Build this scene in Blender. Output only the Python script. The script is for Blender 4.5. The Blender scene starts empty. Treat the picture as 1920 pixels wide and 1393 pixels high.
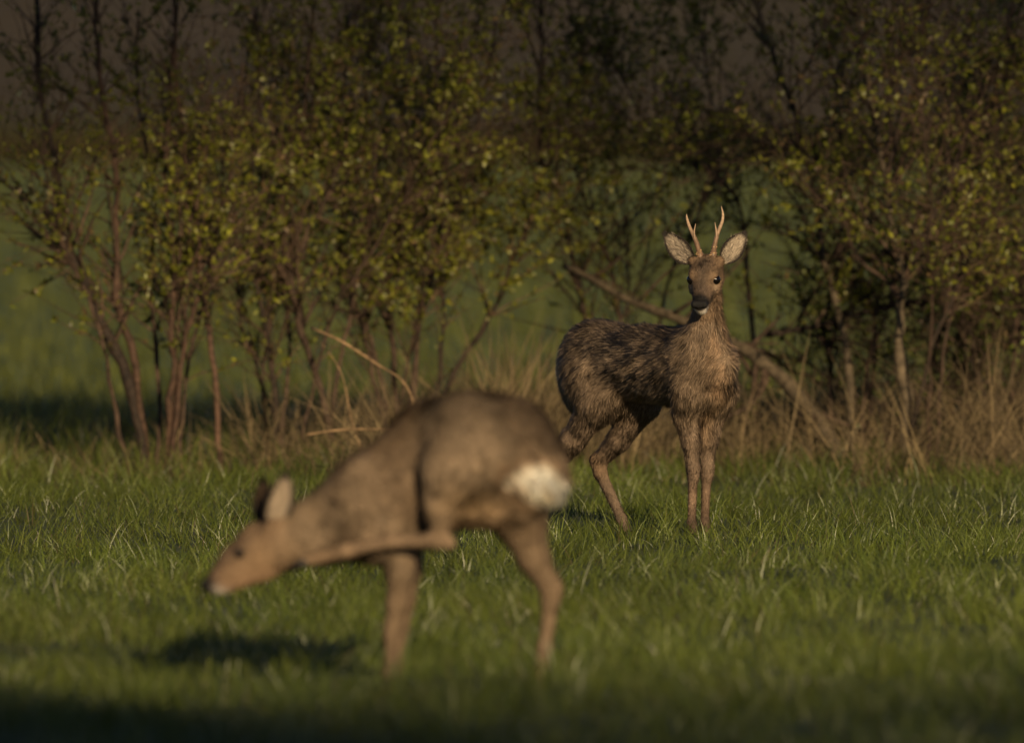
import bpy, math, random
import numpy as np
from mathutils import Vector, Matrix

# ------------------------------------------------------------------ camera, sky, sun, exposure
SC = bpy.context.scene
COL = SC.collection
FPX, CAMH, HORY, CX = 32000.0, 1.4535, 190.0, 960.0      # focal length in photo pixels, eye height, horizon row

cam_d = bpy.data.cameras.new('camera')
cam_d.sensor_width = 36.0
cam_d.lens = 600.0
cam_d.clip_start = 0.5
cam_d.clip_end = 6000.0
cam_d.dof.use_dof = True
cam_d.dof.focus_distance = 55.85
cam_d.dof.aperture_fstop = 5.7
cam_d.dof.aperture_blades = 9
cam = bpy.data.objects.new('camera', cam_d)
COL.objects.link(cam)
cam.location = (0, 0, CAMH)
cam.rotation_euler = (math.pi / 2 - (696.5 - HORY) / FPX, 0, 0)
SC.camera = cam

SUN_AZ, SUN_EL = math.radians(14), math.radians(15)      # azimuth to the right of straight behind the camera
world = bpy.data.worlds.new('World')
SC.world = world
world.use_nodes = True
nt = world.node_tree
sky = nt.nodes.new('ShaderNodeTexSky')
sky.sky_type = 'NISHITA'
sky.sun_disc = False
sky.sun_elevation = SUN_EL
sky.sun_rotation = math.pi - SUN_AZ                       # clockwise from +Y
sky.air_density = 0.45
sky.dust_density = 0.2
bg = nt.nodes['Background']
bg.inputs['Strength'].default_value = 0.05
nt.links.new(sky.outputs[0], bg.inputs['Color'])

sun_d = bpy.data.lights.new('sun', 'SUN')
sun_d.energy = 5.0
sun_d.angle = math.radians(0.53)
sun_d.color = (1.0, 0.76, 0.45)
sun = bpy.data.objects.new('sun', sun_d)
COL.objects.link(sun)
TOSUN = Vector((math.sin(SUN_AZ) * math.cos(SUN_EL), -math.cos(SUN_AZ) * math.cos(SUN_EL), math.sin(SUN_EL)))
sun.rotation_euler = TOSUN.to_track_quat('Z', 'Y').to_euler()
sun.location = (15, -20, 12)

SC.view_settings.view_transform = 'Standard'
SC.view_settings.look = 'None'
SC.view_settings.gamma = 1.0
SC.view_settings.use_curve_mapping = False
SC.view_settings.exposure = 0.2
SC.cycles.max_bounces = 6
SC.cycles.transparent_max_bounces = 4

rng = np.random.default_rng(7)
random.seed(7)


def at(px, py, Z):
    """photo pixel + distance -> world point"""
    return np.array([(px - CX) * Z / FPX, Z, CAMH - (py - HORY) * Z / FPX])


# ------------------------------------------------------------------ helpers
def vnoise(p, seed=0):
    """value noise in 0..1 for an (n,3) array"""
    p = np.asarray(p, dtype=np.float64)
    i = np.floor(p).astype(np.int64)
    f = p - i
    f = f * f * (3 - 2 * f)
    out = np.zeros(len(p))
    for dx in (0, 1):
        for dy in (0, 1):
            for dz in (0, 1):
                h = (i[:, 0] + dx) * 374761393 + (i[:, 1] + dy) * 668265263 + (i[:, 2] + dz) * 2147483647 + seed * 974711
                h = (h ^ (h >> 13)) * 1274126177
                h = (h ^ (h >> 16)) & 0xFFFFFF
                w = (f[:, 0] if dx else 1 - f[:, 0]) * (f[:, 1] if dy else 1 - f[:, 1]) * (f[:, 2] if dz else 1 - f[:, 2])
                out += w * (h / 0xFFFFFF)
    return out


def fbm(p, seed=0, octv=3):
    s, a, t = 0, 1.0, 0
    for o in range(octv):
        s = s + a * vnoise(p * 2 ** o, seed + o * 17)
        t += a
        a *= 0.5
    return s / t


def norm(v):
    return v / np.maximum(np.linalg.norm(v, axis=-1, keepdims=True), 1e-9)


def mesh_np(name, V, polys, mat=None, parent=None, col=None, smooth=True, cnormals=None):
    """polys: list of (n,k) index arrays with k = 3 or 4"""
    me = bpy.data.meshes.new(name)
    V = np.ascontiguousarray(V, dtype=np.float32)
    me.vertices.add(len(V))
    me.vertices.foreach_set('co', V.ravel())
    loops = np.concatenate([np.asarray(p).ravel() for p in polys]).astype(np.int32)
    sizes = np.concatenate([np.full(len(p), np.asarray(p).shape[1]) for p in polys])
    starts = np.concatenate([[0], np.cumsum(sizes)[:-1]]).astype(np.int32)
    me.loops.add(len(loops))
    me.loops.foreach_set('vertex_index', loops)
    me.polygons.add(len(sizes))
    me.polygons.foreach_set('loop_start', starts)
    me.polygons.foreach_set('use_smooth', np.full(len(sizes), smooth))
    me.update(calc_edges=True)
    if col is not None:
        at_ = me.color_attributes.new('Col', 'FLOAT_COLOR', 'POINT')
        c4 = np.ones((len(V), 4), dtype=np.float32)
        c4[:, :3] = col
        at_.data.foreach_set('color', c4.ravel())
    if cnormals is not None:
        me.normals_split_custom_set_from_vertices(np.ascontiguousarray(norm(cnormals), dtype=np.float32))
    if mat:
        me.materials.append(mat)
    o = bpy.data.objects.new(name, me)
    COL.objects.link(o)
    if parent:
        o.parent = parent
    return o


def tag(o, label=None, cat=None, group=None, kind=None):
    for k, v in (('label', label), ('category', cat), ('group', group), ('kind', kind)):
        if v:
            o[k] = v
    return o


def empty(name, loc, rz=0.0):
    o = bpy.data.objects.new(name, None)
    o.empty_display_size = 0.1
    COL.objects.link(o)
    o.location = loc
    o.rotation_euler = (0, 0, rz)
    return o


def tubes(paths, nside=6):
    """paths: list of (pts (n,3), radii (n,)) -> V, quads and tip tris as one soup of tapered tubes"""
    Vs, Q, base = [], [], 0
    for P, R in paths:
        P = np.asarray(P, float)
        R = np.asarray(R, float)
        n = len(P)
        T = norm(np.gradient(P, axis=0))
        ref = np.array([0.31, 0.9, 0.17]) if abs(T[0] @ np.array([0.31, 0.9, 0.17])) < 0.9 else np.array([1.0, 0, 0])
        A = norm(np.cross(T, ref))
        B = np.cross(T, A)
        th = np.linspace(0, 2 * math.pi, nside, endpoint=False)
        ring = P[:, None, :] + R[:, None, None] * (np.cos(th)[None, :, None] * A[:, None, :] + np.sin(th)[None, :, None] * B[:, None, :])
        Vs.append(ring.reshape(-1, 3))
        i = np.arange(n - 1)[:, None] * nside
        j = np.arange(nside)[None, :]
        j2 = (j + 1) % nside
        q = np.stack([i + j, i + j2, i + nside + j2, i + nside + j], -1).reshape(-1, 4) + base
        Q.append(q)
        if nside == 4:
            Q.append(np.array([[3, 2, 1, 0]]) + base)
            Q.append(np.array([[0, 1, 2, 3]]) + base + (n - 1) * nside)
        elif nside >= 5:
            e0 = base
            e1 = base + (n - 1) * nside
            for k in range(1, nside - 2, 2):
                Q.append(np.array([[e0, e0 + k + 2, e0 + k + 1, e0 + k]]))
                Q.append(np.array([[e1, e1 + k, e1 + k + 1, e1 + k + 2]]))
        base += n * nside
    return np.concatenate(Vs), np.concatenate(Q)


def spline(pts, n):
    """Catmull-Rom through pts"""
    P = np.asarray(pts, float)
    if len(P) == 2:
        t = np.linspace(0, 1, n)[:, None]
        return P[0] * (1 - t) + P[1] * t
    P = np.vstack([2 * P[0] - P[1], P, 2 * P[-1] - P[-2]])
    m = len(P) - 3
    u = np.linspace(0, m - 1e-6, n)
    k = u.astype(int)
    t = (u - k)[:, None]
    p0, p1, p2, p3 = P[k], P[k + 1], P[k + 2], P[k + 3]
    return 0.5 * ((2 * p1) + (-p0 + p2) * t + (2 * p0 - 5 * p1 + 4 * p2 - p3) * t ** 2 + (-p0 + 3 * p1 - 3 * p2 + p3) * t ** 3)


# ------------------------------------------------------------------ materials
def new_mat(name):
    m = bpy.data.materials.new(name)
    m.use_nodes = True
    return m, m.node_tree, m.node_tree.nodes['Principled BSDF']


def mat_attr(name, rough=0.7, transl=0.0, spec=0.3, sheen=0.0, noise=None):
    m, t, b = new_mat(name)
    a = t.nodes.new('ShaderNodeAttribute')
    a.attribute_name = 'Col'
    csock = a.outputs['Color']
    if noise:
        nz = t.nodes.new('ShaderNodeTexNoise')
        nz.inputs['Scale'].default_value = noise[0]
        nz.inputs['Detail'].default_value = 5
        tc = t.nodes.new('ShaderNodeTexCoord')
        t.links.new(tc.outputs['Object'], nz.inputs['Vector'])
        mr = t.nodes.new('ShaderNodeMapRange')
        mr.inputs[1].default_value = 0.3
        mr.inputs[2].default_value = 0.7
        mr.inputs[3].default_value = noise[1]
        mr.inputs[4].default_value = noise[2]
        t.links.new(nz.outputs['Fac'], mr.inputs[0])
        mx = t.nodes.new('ShaderNodeVectorMath')
        mx.operation = 'SCALE'
        t.links.new(csock, mx.inputs[0])
        t.links.new(mr.outputs[0], mx.inputs['Scale'])
        csock = mx.outputs[0]
    t.links.new(csock, b.inputs['Base Color'])
    b.inputs['Roughness'].default_value = rough
    b.inputs['Specular IOR Level'].default_value = spec
    b.inputs['Sheen Weight'].default_value = sheen
    if transl:
        tr = t.nodes.new('ShaderNodeBsdfTranslucent')
        t.links.new(csock, tr.inputs['Color'])
        mix = t.nodes.new('ShaderNodeMixShader')
        mix.inputs[0].default_value = transl
        t.links.new(b.outputs[0], mix.inputs[1])
        t.links.new(tr.outputs[0], mix.inputs[2])
        t.links.new(mix.outputs[0], t.nodes['Material Output'].inputs['Surface'])
    return m


def mat_noise(name, c1, c2, scale, rough=0.9, bump=0.0, detail=6, coord='Object', stretch=None, spec=0.3):
    m, t, b = new_mat(name)
    tc = t.nodes.new('ShaderNodeTexCoord')
    mp = t.nodes.new('ShaderNodeMapping')
    if stretch:
        mp.inputs['Scale'].default_value = stretch
    nz = t.nodes.new('ShaderNodeTexNoise')
    nz.inputs['Scale'].default_value = scale
    nz.inputs['Detail'].default_value = detail
    cr = t.nodes.new('ShaderNodeValToRGB')
    cr.color_ramp.elements[0].position = 0.32
    cr.color_ramp.elements[1].position = 0.68
    cr.color_ramp.elements[0].color = (*c1, 1)
    cr.color_ramp.elements[1].color = (*c2, 1)
    t.links.new(tc.outputs[coord], mp.inputs['Vector'])
    t.links.new(mp.outputs[0], nz.inputs['Vector'])
    t.links.new(nz.outputs['Fac'], cr.inputs[0])
    t.links.new(cr.outputs[0], b.inputs['Base Color'])
    b.inputs['Roughness'].default_value = rough
    b.inputs['Specular IOR Level'].default_value = spec
    if bump:
        bp = t.nodes.new('ShaderNodeBump')
        bp.inputs['Strength'].default_value = bump
        bp.inputs['Distance'].default_value = 0.01
        t.links.new(nz.outputs['Fac'], bp.inputs['Height'])
        t.links.new(bp.outputs[0], b.inputs['Normal'])
    return m


M_GRASS = mat_attr('grass_blades', 0.42, 0.22, 0.45)
M_LEAF = mat_attr('young_leaves', 0.45, 0.35, 0.4)
M_DRY = mat_attr('dry_stalks', 0.75, 0.15, 0.2)
M_BARK = mat_attr('bark', 0.8, 0.0, 0.25, noise=(38, 0.35, 1.45))
M_COAT = mat_attr('coat', 0.85, 0.0, 0.15, noise=(70, 0.75, 1.2))
M_FUR = mat_attr('fur', 0.6, 0.0, 0.25)
M_ANTLER = mat_attr('antler', 0.5, 0.0, 0.4, noise=(120, 0.7, 1.2))
M_HORN = mat_noise('hoof', (0.012, 0.010, 0.009), (0.03, 0.025, 0.02), 40, 0.45)
M_NOSE = mat_noise('wet_nose', (0.004, 0.004, 0.004), (0.012, 0.011, 0.011), 300, 0.48, 0.6, spec=0.25)
M_EYE, _t, _b = new_mat('eye')
_b.inputs['Base Color'].default_value = (0.004, 0.003, 0.003, 1)
_b.inputs['Roughness'].default_value = 0.12
M_FIELD = mat_noise('field_green', (0.035, 0.062, 0.018), (0.050, 0.085, 0.026), 0.08, 0.9)
M_PLOUGH = mat_noise('ploughed_soil', (0.036, 0.026, 0.013), (0.056, 0.040, 0.021), 0.05, 0.95)
M_SOIL = mat_noise('meadow_soil', (0.038, 0.052, 0.014), (0.060, 0.072, 0.020), 8, 0.95)

#SECTION setting
# ------------------------------------------------------------------ setting: meadow ground, far field, ploughed field, hillside
def sheet(name, x0, x1, ys, zf, mat, nx=24):
    xs = np.linspace(x0, x1, nx)
    X, Y = np.meshgrid(xs, ys)
    V = np.stack([X, Y, zf(X, Y)], -1).reshape(-1, 3)
    ny = len(ys)
    i = (np.arange(ny - 1)[:, None] * nx + np.arange(nx - 1)[None, :]).ravel()
    q = np.stack([i, i + 1, i + 1 + nx, i + nx], -1)
    o = mesh_np(name, V, [q], mat)
    o['kind'] = 'structure'
    return o


def far_z(X, Y):
    h = np.clip((Y - 620) / 900, 0, 1)
    return 70 * h * h * (3 - 2 * h) + 1.5 * np.sin(X * 0.011 + 1) * h


sheet('ground', -2500, 2500, np.linspace(-400, 3000, 341), lambda X, Y: far_z(X, Y) - .35 * np.clip((Y - 90) / 30, 0, 1), M_SOIL, 30)
FIELD_END = 385.0
sheet('meadow', -300, 300, np.linspace(75, FIELD_END, 20), lambda X, Y: far_z(X, Y) + 0.03, M_FIELD)
sheet('stubble_field', -260, 260, np.linspace(FIELD_END + .5, 980, 60), lambda X, Y: far_z(X, Y) + 0.2, M_PLOUGH, 14)
M_HILL = mat_noise('hill_pasture', (0.022, 0.028, 0.008), (0.050, 0.046, 0.018), 0.02, 0.95)
sheet('hillside', -700, 700, np.linspace(981, 1600, 40), lambda X, Y: far_z(X, Y) + 0.25, M_HILL, 20)

#SECTION grass
# ------------------------------------------------------------------ grass
def ribbons(P, D0, D1, L, W, bend, nseg, side):
    """curved tapered blades: root P, start direction D0, bend towards D1; returns V, quads, tris, per-vertex t, per-vertex id"""
    n = len(P)
    ts = np.linspace(0, 1, nseg + 1)
    rows = []
    for t in ts[:-1]:
        c = P + L[:, None] * (t * D0 + bend[:, None] * t * t * D1)
        w = (W * (1 - 0.75 * t ** 1.5))[:, None] * 0.5 * side
        rows += [c - w, c + w]
    rows.append(P + L[:, None] * (D0 + bend[:, None] * D1))
    k = len(rows)
    V = np.stack(rows, 1).reshape(-1, 3)
    b = np.arange(n) * k
    Q = [np.stack([b + 2 * s, b + 2 * s + 1, b + 2 * s + 3, b + 2 * s + 2], -1) for s in range(nseg - 1)]
    T = np.stack([b + k - 3, b + k - 2, b + k - 1], -1)
    tt = np.tile(np.concatenate([np.repeat(ts[:-1], 2), [1.0]]), n)
    ids = np.repeat(np.arange(n), k)
    return V, (np.concatenate(Q) if Q else np.zeros((0, 4), int)), T, tt, ids


UPV = np.array([0, 0, 1.0])


def make_grass():
    n = 262000
    Z = rng.uniform(34.5, 75, n)
    hw = 0.031 * Z + 0.9
    X = rng.uniform(-1, 1, n) * hw
    P = np.stack([X, Z, np.zeros(n)], -1)
    big = fbm(P * np.array([1.6, 0.8, 1]), 3, 2)
    tuft = .6 * vnoise(P * np.array([4.5, 3.0, 1]), 11) + .4 * vnoise(P * np.array([11, 8.0, 1]), 12)
    tuft = np.clip((tuft - .28) / .44, 0, 1)
    tuft = tuft * tuft * (3 - 2 * tuft)
    keep = rng.random(n) < 0.35 + 0.75 * tuft
    P[:, 2] = .045 * np.clip(vnoise(P * np.array([1.1, .45, 1]), 13) * 1.6 - .4, 0, 1)
    P, big, tuft, Z = P[keep], big[keep], tuft[keep], Z[keep]
    n = len(P)
    edge = np.clip((Z - 62) / 6, 0, 1)
    L = (0.050 + 0.105 * tuft ** 1.6 + 0.07 * np.clip(big - 0.45, 0, 1)) * rng.uniform(0.45, 1.4, n) * .58 * (1 + 1.3 * edge * big)
    L *= np.where(rng.random(n) < 0.02, 1.6, 1.0)
    # lean: tufts share a direction
    ang = 2 * math.pi * (vnoise(P * np.array([3.0, 2.2, 1]), 5) * 2 + rng.normal(0, 0.16, n))
    H = np.stack([np.cos(ang), np.sin(ang), np.zeros(n)], -1)
    lean = np.abs(rng.normal(0.25, 0.22, n))
    D0 = norm(H * lean[:, None] + np.array([0, 0, 1.0]))
    bend = rng.uniform(0.1, 0.75, n)
    D1 = H * 0.9 + np.array([0, 0, -0.35])
    a2 = rng.uniform(0, 2 * math.pi, n)
    side = np.stack([np.cos(a2), np.sin(a2), np.zeros(n)], -1)
    W = rng.uniform(0.0022, 0.0048, n)
    V, Q, T, t, ids = ribbons(P, D0, D1, L, W, bend, 3, side)
    c0 = np.array([0.050, 0.077, 0.012])
    c1 = np.array([0.098, 0.112, 0.019])
    mixv = np.clip(0.5 * big + 0.5 * rng.random(n), 0, 1)[:, None]
    C = c0 * (1 - mixv) + c1 * mixv
    C *= rng.uniform(0.5, 1.35, n)[:, None] * (0.75 + 0.5 * tuft)[:, None]
    C *= (.8 + .45 * vnoise(P * np.array([.9, .35, 1]), 44))[:, None]
    dry = rng.random(n) < (0.018 + 0.13 * edge + .10 * np.clip(vnoise(P * np.array([1.3, .6, 1]), 45) - .6, 0, 1) * 2.5)
    C[dry] = np.array([0.100, 0.080, 0.036]) * rng.uniform(0.6, 1.1, dry.sum())[:, None]
    Cv = C[ids]
    o = mesh_np('grass', V, [Q, T], M_GRASS, None, Cv)
    tag(o, 'lush green meadow grass the two deer stand in', 'grass', kind='stuff')
    # the same turf, coarser, to either side and towards the viewer
    n = 90000
    Z = rng.uniform(27, 76, n)
    X = rng.uniform(-1, 1, n) * 9.5
    out = (np.abs(X) > .031 * Z + .85) | (Z < 34.6)
    P = np.stack([X, Z, np.zeros(n)], -1)[out]
    n = len(P)
    ang = rng.uniform(0, 2 * math.pi, n)
    H = np.stack([np.cos(ang), np.sin(ang), np.zeros(n)], -1)
    V, Q, T, t, ids = ribbons(P, norm(H * .35 + UPV), H * .8 - UPV * .2, rng.uniform(.05, .13, n), rng.uniform(.006, .013, n), rng.uniform(.1, .6, n), 2,
                              np.stack([-np.sin(ang), np.cos(ang), np.zeros(n)], -1))
    C = np.array([.074, .094, .016]) * rng.uniform(.55, 1.3, n)[:, None]
    o = mesh_np('coarse_grass', V, [Q, T], M_GRASS, None, C[ids])
    tag(o, 'coarser green turf at the sides of the meadow around the deer', 'grass', kind='stuff')
    # the open field beyond the hedge, coarser with distance
    n = 50000
    Z = 1 / rng.uniform(1 / FIELD_END, 1 / 74.0, n)
    P = np.stack([rng.uniform(-1, 1, n) * (0.038 * Z + 3.0), Z, np.full(n, .03)], -1)
    ang = rng.uniform(0, 2 * math.pi, n)
    H = np.stack([np.cos(ang), np.sin(ang), np.zeros(n)], -1)
    V, Q, T, t, ids = ribbons(P, norm(H * .3 + UPV), H * .8 - UPV * .2, rng.uniform(.07, .15, n), rng.uniform(.005, .010, n) * (Z / 60) ** 1.3,
                              rng.uniform(.1, .5, n), 2, np.stack([-np.sin(ang), np.cos(ang), np.zeros(n)], -1))
    C = np.array([.088, .100, .024]) * rng.uniform(.6, 1.3, n)[:, None] * (.8 + .4 * fbm(P * .05, 8, 2))[:, None]
    o = mesh_np('field_grass', V, [Q, T], M_GRASS, None, C[ids])
    tag(o, 'smooth green young crop of the open field beyond the shrubs', 'grass', kind='stuff')
    # brown stubble on the rising ground beyond the field
    n = 32000
    Z = rng.uniform(FIELD_END - 70, 860, n)
    P = np.stack([rng.uniform(-1, 1, n) * (0.036 * Z + 4), Z, np.zeros(n)], -1)
    P = P[Z > FIELD_END - 75 + 95 * vnoise(P * np.array([.11, 0, 0]) + 2.5, 19)]
    n, Z = len(P), P[:, 1]
    P[:, 2] = far_z(P[:, 0], Z) + .2
    ang = rng.uniform(0, 2 * math.pi, n)
    H = np.stack([np.cos(ang), np.sin(ang), np.zeros(n)], -1)
    V, Q, T, t, ids = ribbons(P, norm(H * .3 + UPV), H * .8 - UPV * .2, rng.uniform(.15, .36, n), rng.uniform(.08, .17, n), rng.uniform(.1, .5, n), 2,
                              np.stack([-np.sin(ang), np.cos(ang), np.zeros(n)], -1))
    m = np.clip((fbm(P * np.array([.09, .02, .1]), 15, 2) - .42) * 6, 0, 1)[:, None]
    C = (np.array([.036, .027, .009]) * (1 - m) + np.array([.032, .032, .006]) * m) * rng.uniform(.5, 1.3, n)[:, None]
    o = mesh_np('stubble', V, [Q, T], M_DRY, None, C[ids])
    tag(o, 'brown stubble on the rising ground far behind the green field', 'stubble', kind='stuff')
    # dead grass and reeds along the foot of the hedge
    segs = [(-40, 480, 1300, 0.20), (470, 800, 3800, 0.38), (700, 1090, 6000, 0.50), (1040, 1400, 3400, 0.42), (1360, 1960, 9000, 0.52), (-300, 2200, 1900, 0.18)]
    Ps, Ls = [], []
    for a, b, k, h in segs:
        Zr = 62.6 + 6.5 * rng.random(k) ** .7
        px = rng.uniform(a, b, k)
        Ps.append(np.stack([(px - CX) * Zr / FPX, Zr, np.zeros(k)], -1))
        Ls.append(h * rng.uniform(0.25, 1.25, k))
    P = np.concatenate(Ps)
    L = np.concatenate(Ls)
    rag = P[:, 1] > 62.8 + 2.6 * vnoise(P * np.array([2.2, .0, 0]) + 3, 61)
    P, L = P[rag], L[rag]
    cl = vnoise(P * np.array([6, 2.0, 1]), 23)
    keep = rng.random(len(P)) < 0.1 + 1.6 * np.clip(cl - 0.3, 0, 1)
    P, L, cl = P[keep], L[keep] * (0.6 + 0.8 * cl[keep]), cl[keep]
    n = len(P)
    ang = 2 * math.pi * (vnoise(P * np.array([3.5, 1.5, 1]), 31) * 1.5 + rng.normal(0, 0.15, n))
    H = np.stack([np.cos(ang), 0.6 * np.sin(ang), np.zeros(n)], -1)
    D0 = norm(H * np.abs(rng.normal(0.35, 0.35, n))[:, None] + np.array([0, 0, 1.0]))
    bend = rng.uniform(0.0, 0.9, n)
    D1 = H * 0.9 + np.array([0, 0, -0.55])
    a2 = rng.uniform(0, 2 * math.pi, n)
    side = np.stack([np.cos(a2), np.sin(a2), np.zeros(n)], -1)
    V, Q, T, t, ids = ribbons(P, D0, D1, L, rng.uniform(0.002, 0.0075, n), bend, 4, side)
    cA, cB = np.array([0.24, 0.180, 0.095]), np.array([0.060, 0.044, 0.026])
    m = rng.random(n)[:, None]
    C = (cA * m + cB * (1 - m)) * rng.uniform(0.6, 1.2, n)[:, None]
    o = mesh_np('dry_grass', V, [Q, T], M_DRY, None, C[ids])
    tag(o, 'tangled tan dead grass and reeds along the foot of the shrubs', 'dry grass', kind='stuff')


make_grass()

#SECTION shrubs
# ------------------------------------------------------------------ shrubs of the hedge
UP = np.array([0, 0, 1.0])
C_BARK = np.array([0.060, 0.038, 0.026])
C_RED = np.array([0.066, 0.038, 0.025])
C_PALE = np.array([0.105, 0.080, 0.050])
C_DARK = np.array([0.030, 0.020, 0.014])


def rnd_dir(k):
    v = rng.normal(size=(k, 3))
    return norm(v)


def grow(P, R, count, lrange, upward, tstart=0.25, nseg=6, wob=0.25, rfac=0.5):
    """side shoots from path P: list of (pts, radii)"""
    out = []
    n = len(P)
    T = norm(np.gradient(P, axis=0))
    for _ in range(count):
        t = rng.uniform(tstart, 1.0)
        k = min(int(t * (n - 1)), n - 1)
        d = rnd_dir(1)[0]
        d -= T[k] * (d @ T[k])
        d = norm(d * np.array([1, 0.8, 1]) + T[k] * rng.uniform(0.4, 1.0) + UP * upward * rng.uniform(0.2, 1))
        L = rng.uniform(*lrange) * (1.15 - 0.5 * t)
        pts = [P[k]]
        cur = d
        for s in range(nseg):
            cur = norm(cur + rng.normal(0, wob, 3) * 0.5 + UP * 0.06 * upward)
            pts.append(pts[-1] + cur * L / nseg)
        r0 = max(min(R[k] * rfac, 0.02), 0.0014)
        out.append((np.array(pts), np.linspace(r0, max(r0 * 0.25, 0.0009), nseg + 1)))
    return out


LEAF_T = np.array([[0, 0, 0], [0.35, 0.5, 0.10], [0.35, -0.5, 0.10], [0.72, 0.36, 0.06], [0.72, -0.36, 0.06], [1.0, 0, -0.08]])
LEAF_Q = np.array([[1, 2, 4, 3]])
LEAF_F = np.array([[0, 2, 1], [3, 4, 5]])


def leaves(paths, per_m, size, colA, colB, name, parent, mat, tmin=0.15, drop=None):
    pos, dirs = [], []
    for P, R in paths:
        L = np.linalg.norm(np.diff(P, axis=0), axis=1).sum()
        kn = rng.poisson(per_m * L / 3.2)
        if kn == 0:
            continue
        t = np.clip(np.repeat(rng.uniform(tmin, 1, kn), rng.integers(2, 6, kn)), 0, .999) * (len(P) - 1)
        i = np.minimum(t.astype(int), len(P) - 2)
        f = (t - i)[:, None]
        pos.append(P[i] * (1 - f) + P[i + 1] * f)
        dirs.append(norm(P[i + 1] - P[i]))
    pos = np.concatenate(pos)
    dirs = np.concatenate(dirs)
    # bunched growth with thin places
    cl = vnoise(pos * 6.0, 77)
    keep = rng.random(len(pos)) < np.clip(0.16 + 2.2 * (cl - 0.34), 0.05, 1)
    if drop is not None:
        keep &= rng.random(len(pos)) < drop(pos)
    pos, dirs = pos[keep], dirs[keep]
    n = len(pos)
    a = norm(dirs * 0.5 + rnd_dir(n) * 0.9 + UP * 0.25)
    b = norm(np.cross(a, rnd_dir(n)))
    c = np.cross(a, b)
    s = size * rng.uniform(0.5, 1.4, n)
    wd = rng.uniform(0.30, 0.52, n)
    V = pos[:, None, :] + s[:, None, None] * (LEAF_T[None, :, 0:1] * a[:, None, :] + wd[:, None, None] * LEAF_T[None, :, 1:2] * b[:, None, :] + LEAF_T[None, :, 2:3] * c[:, None, :])
    base = np.arange(n)[:, None, None] * 6
    Q = (LEAF_Q[None] + base).reshape(-1, 4)
    F = (LEAF_F[None] + base).reshape(-1, 3)
    m = (0.6 * rng.random(n) + 0.4 * vnoise(pos * 3, 5))[:, None]
    C = (np.array(colA) * (1 - m) + np.array(colB) * m) * np.exp(rng.normal(0, .3, n))[:, None]
    brn = rng.random(n) < .16
    C[brn] = np.array([.13, .085, .035]) * rng.uniform(.6, 1.3, brn.sum())[:, None]
    pale = rng.random(n) < 0.006
    C[pale] = (0.30, 0.30, 0.16)
    o = mesh_np(name, V.reshape(-1, 3), [Q, F], mat, parent, np.repeat(C, 6, axis=0))
    o['kind'] = 'stuff'
    return o


HEDGE_SHIFT = -2.6


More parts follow.
